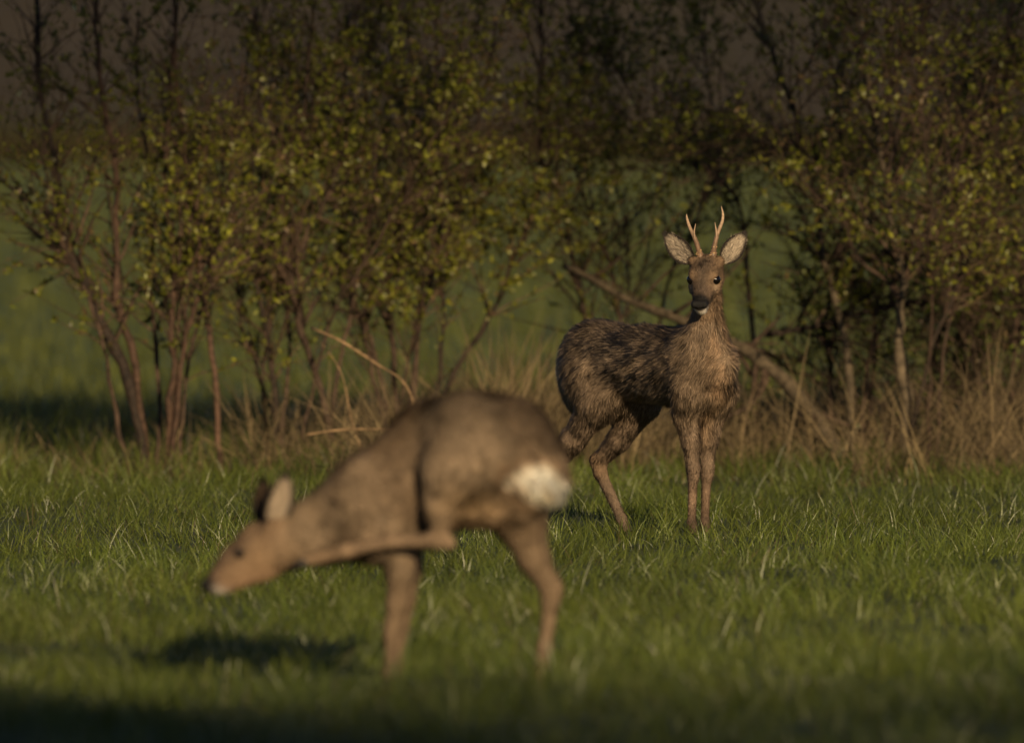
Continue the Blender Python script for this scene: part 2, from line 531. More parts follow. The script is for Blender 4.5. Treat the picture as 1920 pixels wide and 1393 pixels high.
def shrub(name, label, cat, Z, stems, nbr, ntw, leaf_density, leaf_size=0.0255, colA=(0.066, 0.084, 0.012), colB=(0.18, 0.175, 0.018),
          brl=(0.25, 0.7), twl=(0.12, 0.42), upward=0.6, tstart=0.25, drop=None, bark=C_BARK, leaf_t=0.15, suckers=3):
    Z = Z + HEDGE_SHIFT
    root_pt = at(stems[0][0][0][0], 0, Z)
    e = empty(name, (root_pt[0], Z, 0))
    tag(e, label, cat, 'shrubs of the hedge')
    off = np.array([root_pt[0], Z, 0])
    allbr, alltw = [], []
    # thin suckers fanning up from the same root
    x0 = np.mean([st[0][0][0] for st in stems[:1]])
    stems = list(stems)
    for k in range(suckers):
        xb = x0 + rng.normal(0, 45)
        dx, dd = rng.normal(0, 150), rng.normal(0, .35)
        stems.append(([(xb, 860, dd * .3), (xb + dx * .25 + rng.normal(0, 15), 640, dd * .6), (xb + dx * .6 + rng.normal(0, 25), 400, dd), (xb + dx + rng.normal(0, 40), rng.uniform(-60, 180), dd * 1.3)],
                      rng.uniform(.010, .017), .004, C_BARK if rng.random() < .6 else C_DARK))
    for pts, r0, r1, colr in stems:
        W = []
        for i, p in enumerate(pts):
            dz = p[2] if len(p) > 2 else 0.0
            W.append(at(p[0], p[1], Z + dz))
        W = np.array(W)
        if W[0, 2] < 0.12:
            W[0, 2] = -0.05
        P = spline(W, 26)
        kink = np.cumsum(rng.normal(0, 0.007, (len(P), 3)), axis=0)
        kink -= np.linspace(0, 1, len(P))[:, None] * kink[-1]
        P += kink
        R = np.linspace(r0, r1, len(P)) * .66 * (1 + 0.12 * rng.normal(size=len(P)))
        R[0] *= 1.25
        V, Q = tubes([(P - off, R)], 8)
        colv = np.repeat((np.array(colr)[None] * rng.uniform(0.75, 1.2, (len(P), 1)) * np.linspace(1, .5, len(P))[:, None]), 8, axis=0)
        mesh_np('stem', V, [Q], M_BARK, e, colv)
        L = np.linalg.norm(np.diff(P, axis=0), axis=1).sum()
        br = grow(P, R, max(1, int(1.25 * nbr * L)), brl, upward, tstart)
        allbr += br
        alltw += grow(P, R, int(ntw * 1.2 * L), twl, upward * 0.5, tstart, 4)
    for P, R in allbr:
        L = np.linalg.norm(np.diff(P, axis=0), axis=1).sum()
        alltw += grow(P, R, int(1.3 * ntw * L + rng.random()), twl, upward * 0.4, 0.1, 4)
    V, Q = tubes([(P - off, R) for P, R in allbr], 5)
    colv = np.array(bark)[None] * np.repeat(rng.uniform(0.6, 1.4, (len(V) // 35 + 1, 1)), 35, axis=0)[:len(V)]
    o = mesh_np('branches', V, [Q], M_BARK, e, colv)
    o['kind'] = 'stuff'
    V, Q = tubes([(P - off, R) for P, R in alltw], 3)
    o = mesh_np('twigs', V, [Q], M_BARK, e, np.array(bark)[None] * 1.25 * np.repeat(rng.uniform(0.6, 1.5, (len(V) // 15 + 1, 1)), 15, axis=0)[:len(V)])
    o['kind'] = 'stuff'
    if leaf_density:
        lf = leaves([(P, R) for P, R in allbr + alltw], leaf_density * 1.08, leaf_size, colA, colB, 'foliage', e, M_LEAF, leaf_t, drop)
        lf.data.transform(Matrix.Translation((-off[0], -off[1], -off[2])))
    return e


def make_shrubs():
    shrub('shrub', 'multi-stemmed shrub with a dark leaning stem forking over the open green field', 'shrub', 68.5, [
        ([(285, 850), (262, 740), (215, 600), (150, 470), (122, 420), (108, 300), (85, 150), (70, -60)], 0.034, 0.016, C_DARK),
        ([(124, 432), (70, 395), (10, 345), (-60, 300)], 0.016, 0.006, C_DARK),
        ([(295, 850), (262, 680), (238, 560), (222, 420), (205, 250), (190, 60), (185, -80)], 0.024, 0.012, C_RED),
        ([(310, 850), (318, 740), (325, 600), (325, 450), (315, 300), (322, 100), (330, -80)], 0.020, 0.010, C_RED),
        ([(305, 850), (330, 690), (362, 600), (395, 480), (430, 330), (455, 120)], 0.017, 0.006, C_RED),
        ([(412, 850), (400, 725), (378, 560), (366, 450), (346, 330), (330, 180), (326, -60)], 0.020, 0.010, C_RED * 1.25),
        ([(290, 850), (292, 700, .2), (270, 520, .3), (280, 380, .4), (250, 200, .5), (260, 20, .5)], 0.016, 0.006, C_BARK),
    ], 6, 11, 66, drop=lambda p: np.where((p[:, 2] < 0.62) & (p[:, 0] > -1.3), 0.35, 1.0) * np.where(p[:, 2] < 0.3, 0.3, 1))
    shrub('shrub', 'leafy shrub of slim dark stems right beside the leaning forked one', 'shrub', 69.3, [
        ([(512, 850), (512, 760), (497, 640), (482, 500), (470, 380), (490, 220), (480, 0)], 0.019, 0.008, C_DARK),
        ([(530, 850), (540, 700, .2), (530, 560, .3), (500, 420, .4), (520, 240, .5), (500, 60, .5)], 0.014, 0.006, C_BARK),
        ([(640, 850), (605, 700), (572, 590), (545, 470), (534, 390), (548, 300), (575, 200), (590, 0)], 0.024, 0.010, C_BARK),
        ([(556, 500), (600, 400), (625, 330), (670, 200)], 0.014, 0.005, C_BARK),
        ([(620, 850), (655, 640, .3), (690, 500, .4), (720, 330, .4), (700, 160, .5), (720, 0, .4)], 0.014, 0.006, C_BARK),
    ], 8, 13, 78, drop=lambda p: np.where(p[:, 2] < .70, .35, 1.0))
    shrub('shrub', 'dense yellow-green leafy shrub in the middle of the hedge behind the bent stalk', 'shrub', 70.0, [
        ([(760, 850), (745, 700), (735, 560), (760, 400), (800, 250), (820, 60), (830, -80)], 0.020, 0.008, C_BARK),
        ([(770, 850), (790, 650), (830, 500), (870, 380), (900, 220), (930, 40)], 0.018, 0.007, C_BARK),
        ([(750, 850), (700, 650), (650, 480), (640, 320), (655, 150), (640, -50)], 0.016, 0.006, C_BARK),
        ([(770, 850), (850, 690), (930, 560), (980, 420), (1010, 280), (1000, 100), (960, -40)], 0.018, 0.007, C_DARK),
        ([(740, 850), (780, 600, .5), (760, 300, .6), (720, 100, .6), (740, -60, .6)], 0.014, 0.006, C_BARK),
    ], 9, 15, 88, drop=lambda p: np.where(p[:, 2] < .60, .5, 1.0))
    shrub('shrub', 'thin spreading shrub with arching bare twigs behind the antlered buck', 'shrub', 70.8, [
        ([(1130, 860), (1110, 700), (1080, 540), (1040, 350), (1015, 180), (1010, 0), (1015, -80)], 0.018, 0.008, C_BARK),
        ([(1150, 860), (1180, 680), (1160, 520), (1110, 400), (1080, 270), (1100, 120), (1060, -20)], 0.015, 0.006, C_BARK),
        ([(1420, 800), (1400, 500), (1390, 380), (1300, 300), (1240, 250), (1180, 160), (1120, 40)], 0.016, 0.006, C_BARK),
        ([(1160, 860), (1230, 600, .4), (1290, 430, .5), (1330, 300, .5), (1320, 120, .5), (1290, -40, .4)], 0.013, 0.005, C_BARK),
    ], 8, 15, 74, brl=(0.25, 0.8), upward=0.25, suckers=1, drop=lambda p: np.where((p[:, 2] > .55) & (p[:, 2] < 1.15), .5, 1.0))
    shrub('shrub', 'slender shrub with one curved pale-brown stem between buck and crooked pale trunk', 'shrub', 69.5, [
        ([(1600, 860), (1580, 640), (1555, 540), (1522, 420), (1508, 340), (1495, 260), (1450, 120), (1405, 0), (1380, -70)], 0.026, 0.012, C_PALE * 0.8),
        ([(1500, 300), (1440, 280), (1380, 300), (1310, 285), (1270, 280)], 0.012, 0.004, C_DARK),
        ([(1510, 370), (1450, 330), (1420, 280), (1390, 220)], 0.010, 0.004, C_DARK),
        ([(1620, 860), (1640, 640, .3), (1600, 480, .4), (1580, 300, .5), (1560, 120, .5), (1530, -40, .5)], 0.014, 0.006, C_BARK),
    ], 8, 15, 70, upward=0.35, suckers=2, drop=lambda p: np.where((p[:, 2] > .55) & (p[:, 2] < 1.25) & (p[:, 0] < 1.15), .45, 1.0))
    shrub('small_tree', 'crooked pale-barked small tree rising from dead grass and fanning into dark upright branches', 'tree', 68.4, [
        ([(1697, 860), (1702, 760), (1690, 680), (1684, 590), (1690, 520), (1668, 400), (1655, 300), (1635, 190), (1608, 60), (1590, -60)], 0.036, 0.014, C_PALE),
        ([(1688, 520), (1740, 420), (1800, 280), (1850, 150), (1900, 0)], 0.020, 0.008, C_DARK * 1.5),
        ([(1664, 330), (1690, 250), (1720, 150), (1742, 40), (1748, -60)], 0.015, 0.007, C_DARK * 1.5),
        ([(1655, 300), (1668, 180), (1665, 60), (1650, -60)], 0.012, 0.006, C_DARK * 1.5),
        ([(1690, 560), (1620, 480), (1560, 400), (1500, 330)], 0.013, 0.004, C_BARK),
    ], 8, 16, 48, upward=0.5, tstart=0.40)
    shrub('bramble_thicket', 'dark tangled thicket of dead crossing branches right of the crooked pale trunk', 'thicket', 69.6, [
        ([(1880, 860), (1850, 700), (1830, 560), (1860, 400), (1880, 200), (1900, 0)], 0.022, 0.009, C_DARK),
        ([(1560, 500), (1660, 480), (1780, 490), (1900, 500), (1980, 470)], 0.020, 0.012, C_DARK),
        ([(1440, 620), (1600, 590), (1750, 560), (1860, 540), (1990, 560)], 0.018, 0.010, C_DARK),
        ([(1960, 860), (1940, 650), (1960, 450), (1990, 250)], 0.022, 0.009, C_DARK),
        ([(1780, 860), (1800, 700, .4), (1860, 600, .4), (1950, 520, .4)], 0.016, 0.006, C_BARK),
        ([(1730, 860), (1760, 640, .5), (1820, 440, .5), (1790, 260, .5), (1820, 60, .5)], 0.016, 0.006, C_DARK),
        ([(1400, 640), (1500, 690, .3), (1600, 740, .3), (1700, 700, .4)], 0.012, 0.006, C_DARK),
    ], 15, 20, 46, brl=(0.2, 0.6), upward=0.15, tstart=0.05, bark=C_DARK * 1.6, colA=(0.05, 0.075, 0.012), colB=(0.12, 0.14, 0.018),
          drop=lambda p: np.where(p[:, 2] < 0.75, 0.35, 1.0))
    # fallen bough and loose stalks
    e = empty('fallen_bough', (at(1290, 0, 67.0)[0], 67.0, 0))
    tag(e, 'thick pale fallen bough sloping down through the hedge behind the buck', 'branch')
    off = np.array(e.location)
    P = spline([at(p[0], p[1], p[2] + HEDGE_SHIFT) for p in [(1060, 500, 70.2), (1120, 530, 70.0), (1200, 572, 69.8), (1290, 605, 69.6), (1390, 655, 69.4), (1470, 715, 69.2), (1540, 800, 69.0), (1575, 868, 69.0)]], 30)
    P += rng.normal(0, 0.004, P.shape)
    R = np.interp(np.linspace(0, 1, 30), [0, .3, .7, 1], [.012, .017, .029, .032]) * (1 + .08 * rng.normal(size=30))
    V, Q = tubes([(P - off, R)], 9)
    mesh_np('bough', V, [Q], M_BARK, e, np.repeat(.85 * C_PALE[None] * rng.uniform(.8, 1.15, (30, 1)), 9, 0))
    tw = grow(P, R, 16, (0.2, 0.6), 0.4, 0.0)
    V, Q = tubes([(p - off, r) for p, r in tw], 5)
    o = mesh_np('branches', V, [Q], M_BARK, e, np.broadcast_to(C_BARK, (len(V), 3)))
    o['kind'] = 'stuff'
    for nm, lab, pts, r in (
        ('bent_stalk', 'long tan stalk arching down to the right beyond the grooming doe', [(583, 615, 66.5), (640, 640, 66.4), (710, 685, 66.4), (755, 715, 66.3), (778, 770, 66.3), (785, 900, 66.3)], .0055),
        ('lying_stalk', 'straight tan stalk lying level across the dead grass left of the doe', [(575, 815, 65.8), (640, 806, 65.8), (720, 806, 65.8), (810, 822, 65.8)], .0045),
        ('leaning_stalk', 'thin tan stalk crossing the base of the dark slim stems', [(690, 880, 66.5), (660, 790, 66.5), (640, 700, 66.5), (600, 640, 66.6)], .0035),
    ):
        P = spline([at(p[0], p[1], p[2] - 2.0) for p in pts], 18)
        V, Q = tubes([(P, np.linspace(r, r * .6, 18))], 6)
        o = mesh_np(nm, V, [Q], M_BARK, None, np.broadcast_to(np.array([.23, .15, .08]), (len(V), 3)))
        tag(o, lab, 'stalk')


make_shrubs()

#SECTION deer
# ------------------------------------------------------------------ deer: a smooth-union body field, meshed, then coated with fur
class Body:
    def __init__(self):
        self.pr = []

    def cone(self, a, b, ra, rb, k=0.02, flow=None, fl=0.012, col=(.16, .11, .075), sy=1.0):
        a, b = np.array(a, float), np.array(b, float)
        self.pr.append(dict(t='c', a=a, b=b, ra=ra, rb=rb, k=k, flow=np.array(flow if flow is not None else norm(b - a)), fl=fl, col=np.array(col), sy=sy))

    def ell(self, c, r, pitch=0.0, k=0.05, flow=(-1, 0, -.35), fl=0.024, col=(.16, .11, .075), yaw=0.0):
        M = np.array(Matrix.Rotation(yaw, 3, 'Z') @ Matrix.Rotation(-pitch, 3, 'Y'))
        self.pr.append(dict(t='e', c=np.array(c, float), r=np.array(r, float), M=M, k=k, flow=np.array(flow, float), fl=fl, col=np.array(col)))

    def dist(self, p, q):
        if p['t'] == 'c':
            a, b = p['a'], p['b']
            ba = b - a
            pa = q - a
            h = np.clip((pa @ ba) / (ba @ ba), 0, 1)
            d = pa - h[..., None] * ba
            if p['sy'] != 1.0:
                d = d / np.array([1, p['sy'], 1])
            return np.sqrt((d * d).sum(-1)) - (p['ra'] + (p['rb'] - p['ra']) * h)
        l = (q - p['c']) @ p['M']
        k0 = np.sqrt(((l / p['r']) ** 2).sum(-1))
        k1 = np.sqrt(((l / p['r'] ** 2) ** 2).sum(-1))
        return k0 * (k0 - 1) / np.maximum(k1, 1e-6)

    def box(self, p):
        if p['t'] == 'c':
            m = max(p['ra'], p['rb'])
            return np.minimum(p['a'], p['b']) - m, np.maximum(p['a'], p['b']) + m
        m = p['r'].max()
        return p['c'] - m, p['c'] + m

    def mesh(self, h=0.006):
        bx = [self.box(p) for p in self.pr]
        lo = np.min([b[0] for b in bx], 0) - 3 * h
        hi = np.max([b[1] for b in bx], 0) + 3 * h
        n = np.ceil((hi - lo) / h).astype(int) + 1
        D = np.full(n, 0.5, dtype=np.float64)
        for p, (b0, b1) in zip(self.pr, bx):
            m = p['k'] * 1.2 + 2 * h
            i0 = np.maximum(((b0 - m - lo) / h).astype(int), 0)
            i1 = np.minimum(((b1 + m - lo) / h).astype(int) + 2, n)
            ax = [lo[i] + h * np.arange(i0[i], i1[i]) for i in range(3)]
            q = np.stack(np.meshgrid(*ax, indexing='ij'), -1)
            d = self.dist(p, q)
            sl = tuple(slice(i0[i], i1[i]) for i in range(3))
            old = D[sl]
            k = p['k']
            hh = np.maximum(k - np.abs(old - d), 0) / k
            D[sl] = np.minimum(old, d) - hh * hh * k * 0.25
        # surface nets
        s = D < 0
        nx, ny, nz = n
        cs = np.zeros((nx - 1, ny - 1, nz - 1, 3))
        cc = np.zeros((nx - 1, ny - 1, nz - 1))

        def sl(ax, off, full):
            return slice(off, full - 1 + off)
        corners = [(i, j, k) for i in (0, 1) for j in (0, 1) for k in (0, 1)]
        val = {c: D[c[0]:nx - 1 + c[0], c[1]:ny - 1 + c[1], c[2]:nz - 1 + c[2]] for c in corners}
        tot = sum((val[c] < 0).astype(np.int8) for c in corners)
        act = np.argwhere((tot > 0) & (tot < 8))
        vid = -np.ones((nx - 1, ny - 1, nz - 1), dtype=np.int64)
        vid[tuple(act.T)] = np.arange(len(act))
        acc = np.zeros((len(act), 3))
        cnt = np.zeros(len(act))
        A = tuple(act.T)
        for c in corners:
            for ax in range(3):
                if c[ax] == 0:
                    c2 = list(c)
                    c2[ax] = 1
                    v1, v2 = val[c][A], val[tuple(c2)][A]
                    cr = (v1 < 0) != (v2 < 0)
                    t = np.where(cr, v1 / np.where(cr, v1 - v2, 1), 0)
                    pos = np.tile(np.array(c, float), (len(act), 1))
                    pos[:, ax] += t
                    acc[cr] += pos[cr]
                    cnt[cr] += 1
        V = lo + h * (act + acc / cnt[:, None])
        F = []
        for ax in range(3):
            o1, o2 = [(1, 2), (2, 0), (0, 1)][ax]
            sh = [slice(1, -1)] * 3
            sa = [slice(1, -1)] * 3
            sb = [slice(1, -1)] * 3
            sa[ax] = slice(0, -1)
            sb[ax] = slice(1, None)
            s1, s2 = s[tuple(sa)], s[tuple(sb)]
            e = np.argwhere(s1 != s2)
            e = e + 1
            e[:, ax] -= 1
            inside = s[tuple(e.T)]
            u1 = np.zeros(3, int)
            u1[o1] = 1
            u2 = np.zeros(3, int)
            u2[o2] = 1
            q = np.stack([vid[tuple((e - u1 - u2).T)], vid[tuple((e - u2).T)], vid[tuple(e.T)], vid[tuple((e - u1).T)]], -1)
            q[~inside] = q[~inside][:, ::-1]
            F.append(q)
        F = np.concatenate(F)
        F = F[(F >= 0).all(1)]
        # light smoothing
        for _ in range(2):
            S = np.zeros_like(V)
            C = np.zeros(len(V))
            for a in range(4):
                b = (a + 1) % 4
                np.add.at(S, F[:, a], V[F[:, b]])
                np.add.at(S, F[:, b], V[F[:, a]])
                np.add.at(C, F[:, a], 1)
                np.add.at(C, F[:, b], 1)
            V = V * 0.5 + 0.5 * S / np.maximum(C, 1)[:, None]
        fn = np.cross(V[F[:, 2]] - V[F[:, 0]], V[F[:, 3]] - V[F[:, 1]])
        N = np.zeros_like(V)
        for a in range(4):
            np.add.at(N, F[:, a], fn)
        return V, F, norm(N), np.linalg.norm(fn, axis=1) * 0.5

    def blend(self, q, w=0.012):
        ds = np.stack([self.dist(p, q) for p in self.pr], 1)
        ds -= ds.min(1, keepdims=True)
        W = np.exp(-ds / w)
        W /= W.sum(1, keepdims=True)
        return W @ np.stack([p['col'] for p in self.pr]), norm(W @ np.stack([p['flow'] for p in self.pr])), W @ np.array([p['fl'] for p in self.pr])


def coat(body, parent, colour_fn, n_hair, seed, width=0.0016, tuft=0.5, lift=0.38, bare=None, lock=1.0):
    V, F, N, A = body.mesh()
    col, flow, fl = body.blend(V)
    col = colour_fn(V, N, col)
    o = mesh_np('body', V, [F], M_COAT, parent, col)
    r = np.random.default_rng(seed)
    fc = r.choice(len(F), n_hair, p=A / A.sum())
    a, b = r.random(n_hair)[:, None], r.random(n_hair)[:, None]
    f = F[fc]

    def lerp(X):
        return (X[f[:, 0]] * (1 - a) + X[f[:, 1]] * a) * (1 - b) + (X[f[:, 3]] * (1 - a) + X[f[:, 2]] * a) * b
    P, Nn = lerp(V), norm(lerp(N))
    flw, ln, hc = lerp(flow), lerp(fl[:, None])[:, 0], lerp(col)
    if bare is not None:
        k = ~bare(P)
        P, Nn, flw, ln, hc = P[k], Nn[k], flw[k], ln[k], hc[k]
    n = len(P)
    tn = np.stack([vnoise(P * 38, seed + j) for j in range(3)], 1) - 0.5
    tn2 = np.stack([vnoise(P * 16, seed + 9 + j) for j in range(3)], 1) - 0.5
    tan = flw - Nn * (flw * Nn).sum(1, keepdims=True)
    tan = norm(norm(tan) + tuft * 1.5 * tn * np.minimum(ln / 0.02, 1.4)[:, None] + tuft * 1.1 * tn2 + r.normal(0, 0.12, (n, 3)))
    lf = lift * r.uniform(0.6, 1.5, n)[:, None] * (1 + .5 * np.clip((.012 - ln) / .008, 0, 1))[:, None] * (1 + 1.3 * tuft * tn2[:, :1])
    D0 = norm(tan + Nn * lf)
    L = ln * r.uniform(0.5, 1.3, n) * (1 + 0.9 * tuft * tn[:, 1])
    D1 = norm(tan * 0.6 - Nn * 0.15 + np.array([0, 0, -0.2]))
    side = norm(np.cross(D0, Nn) + 0.6 * r.normal(size=(n, 3)) * 0.5)
    Vh, Q, T, t, ids = ribbons(P - Nn * np.minimum(.0015, .06 * ln)[:, None], D0, D1, L, width * r.uniform(0.7, 1.3, n), r.uniform(0.05, 0.4, n), 2, side)
    # locks: fine streaks drawn out along the lie of the coat
    ft = norm(flw)
    q = P * 165 - ft * ((P * ft).sum(1, keepdims=True) * 120)
    lk = np.stack([vnoise(q, seed + 31 + j) for j in range(3)], 1) - .5
    C = hc * 1.12 * np.exp(r.normal(0, .34, n))[:, None] * np.clip(1.0 + 0.5 * tn[:, 2:3] + .5 * tn2[:, 1:2] + lock * 1.7 * lk[:, :1], .25, 2.2)
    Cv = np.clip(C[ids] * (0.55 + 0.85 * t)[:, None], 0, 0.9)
    cn = .75 * Nn[ids] + 0.45 * D0[ids] + 0.40 * r.normal(size=(n, 3))[ids] + (lock * 1.6 * lk + .8 * tn)[ids]
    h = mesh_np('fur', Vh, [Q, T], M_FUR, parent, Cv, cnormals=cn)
    h['kind'] = 'stuff'
    return o


def uv_ball(c, r, nu=16, nv=10, scale=(1, 1, 1), M=None):
    th = np.linspace(0, 2 * math.pi, nu, endpoint=False)
    ph = np.linspace(0.12, math.pi - 0.12, nv)
    V = np.stack([np.sin(ph)[:, None] * np.cos(th)[None], np.sin(ph)[:, None] * np.sin(th)[None], np.repeat(np.cos(ph)[:, None], nu, 1)], -1).reshape(-1, 3) * r * np.array(scale)
    V = np.vstack([V, [[0, 0, r * scale[2]], [0, 0, -r * scale[2]]]])
    if M is not None:
        V = V @ M.T
    i = (np.arange(nv - 1)[:, None] * nu + np.arange(nu)[None])
    j = (np.arange(nv - 1)[:, None] * nu + (np.arange(nu)[None] + 1) % nu)
    Q = np.stack([i, i + nu, j + nu, j], -1).reshape(-1, 4)
    k = np.arange(nu)
    T = np.concatenate([np.stack([np.full(nu, nu * nv), k, (k + 1) % nu], -1),
                        np.stack([np.full(nu, nu * nv + 1), (nv - 1) * nu + (k + 1) % nu, (nv - 1) * nu + k], -1)])
    return V + np.asarray(c), Q, T


def ear(parent, base, tip, face, W, cin, cout, crim, seed, cup=0.55):
    """a cupped ear: outer shell brown, inner shell pale and hairy, dark rim"""
    base, tip, face = np.array(base), np.array(tip), norm(np.array(face, float))
    ax = tip - base
    L = np.linalg.norm(ax)
    ax = ax / L
    face = norm(face - ax * (face @ ax))
    sd = np.cross(ax, face)
    nt, na = 18, 13
    t = np.linspace(0, 1, nt)
    w = W * np.interp(t, [0, .08, .2, .42, .6, .78, .9, .97, 1], [.30, .55, .82, 1, .95, .72, .46, .2, .03])
    a = np.linspace(-1, 1, na)
    curl = 1.15 - 0.5 * t[:, None]

    def shell(off):
        s = np.sin(a[None] * curl * 1.2) / np.sin(1.15 * 1.0) * w[:, None]
        d = cup * w[:, None] * (1 - np.cos(a[None] * curl * 1.45))
        p = base + t[:, None, None] * L * ax + s[..., None] * sd + (d[..., None] - 0.25 * w[:, None, None] - off) * face
        return p + (np.sin(t * math.pi) * -0.10 * L)[:, None, None] * face * -0.4
    Vi, Vo = shell(0.0), shell(0.005)
    V = np.concatenate([Vi.reshape(-1, 3), Vo.reshape(-1, 3)])
    i = (np.arange(nt - 1)[:, None] * na + np.arange(na - 1)[None]).ravel()
    Qi = np.stack([i, i + 1, i + na + 1, i + na], -1)
    Qo = Qi[:, ::-1] + nt * na
    k = np.arange(nt - 1) * na
    rim = [np.stack([k, k + na, k + na + nt * na, k + nt * na], -1),
           np.stack([k + na - 1, k + na - 1 + nt * na, k + 2 * na - 1 + nt * na, k + 2 * na - 1], -1)]
    k2 = np.arange(na - 1)
    rim.append(np.stack([k2, k2 + nt * na, k2 + 1 + nt * na, k2 + 1], -1))
    k3 = k2 + (nt - 1) * na
    rim.append(np.stack([k3, k3 + 1, k3 + 1 + nt * na, k3 + nt * na], -1))
    ed = np.maximum(np.clip((np.abs(a)[None] - .46) / .32, 0, 1) ** 1.4, np.clip((t[:, None] - 0.74) * 6, 0, 1))
    ed = np.clip(ed * 1.3, 0, 1)[..., None]
    ci = np.array(cin) * (1 - ed) + np.array(crim) * ed
    co = np.array(cout) * (1 - 0.8 * ed) + np.array(crim) * ed * 0.8
    C = np.concatenate([ci.reshape(-1, 3), co.reshape(-1, 3)])
    o = mesh_np('ear', V, [Qi, Qo] + rim, M_COAT, parent, C)
    # hair: inner pale strands and a short rim fringe
    r = np.random.default_rng(seed)
    n = 2600
    ti, ai = r.integers(0, nt - 1, n), r.integers(1, na - 1, n)
    out = r.random(n) < 0.45
    fr = r.random((n, 1))
    Pi = Vi[ti, ai] * (1 - fr) + Vi[ti + 1, ai] * fr + sd * r.normal(0, .003, (n, 1))
    Po = Vo[ti, ai] * (1 - fr) + Vo[ti + 1, ai] * fr + sd * r.normal(0, .003, (n, 1))
    P = np.where(out[:, None], Po, Pi)
    sgn = np.where(out, -1.0, 1.0)[:, None]
    D0 = norm(ax * 0.9 + sd * (a[ai][:, None] * 0.5 + r.normal(0, .3, (n, 1))) + sgn * face * 0.35)
    Lh = np.where(ti > nt * .7, .5, 1.0) * np.where(out, 0.008, 0.016) * r.uniform(.6, 1.3, n) * np.where(np.abs(a[ai]) > .6, .45, 1)
    Vh, Q, T, tt, ids = ribbons(P, D0, norm(-sgn * face * .3 + ax), Lh, np.full(n, .0013), np.full(n, .2), 2, norm(np.cross(D0, face) + .3 * r.normal(size=(n, 3))))
    hc = np.where(out[:, None], co[ti, ai], ci[ti, ai]) * (r.uniform(.35, 1.25, n) * (.65 + .5 * t[ti]))[:, None]
    h = mesh_np('ear_hair', Vh, [Q, T], M_FUR, o, hc[ids], cnormals=(sgn * face + .5 * r.normal(size=(n, 3)))[ids])
    h['kind'] = 'stuff'
    return o


GREY = (.152, .111, .077)
FLANK = (.150, .108, .073)
DARKB = (.085, .060, .044)
TAN = (.30, .195, .118)
LEG = (.140, .100, .070)


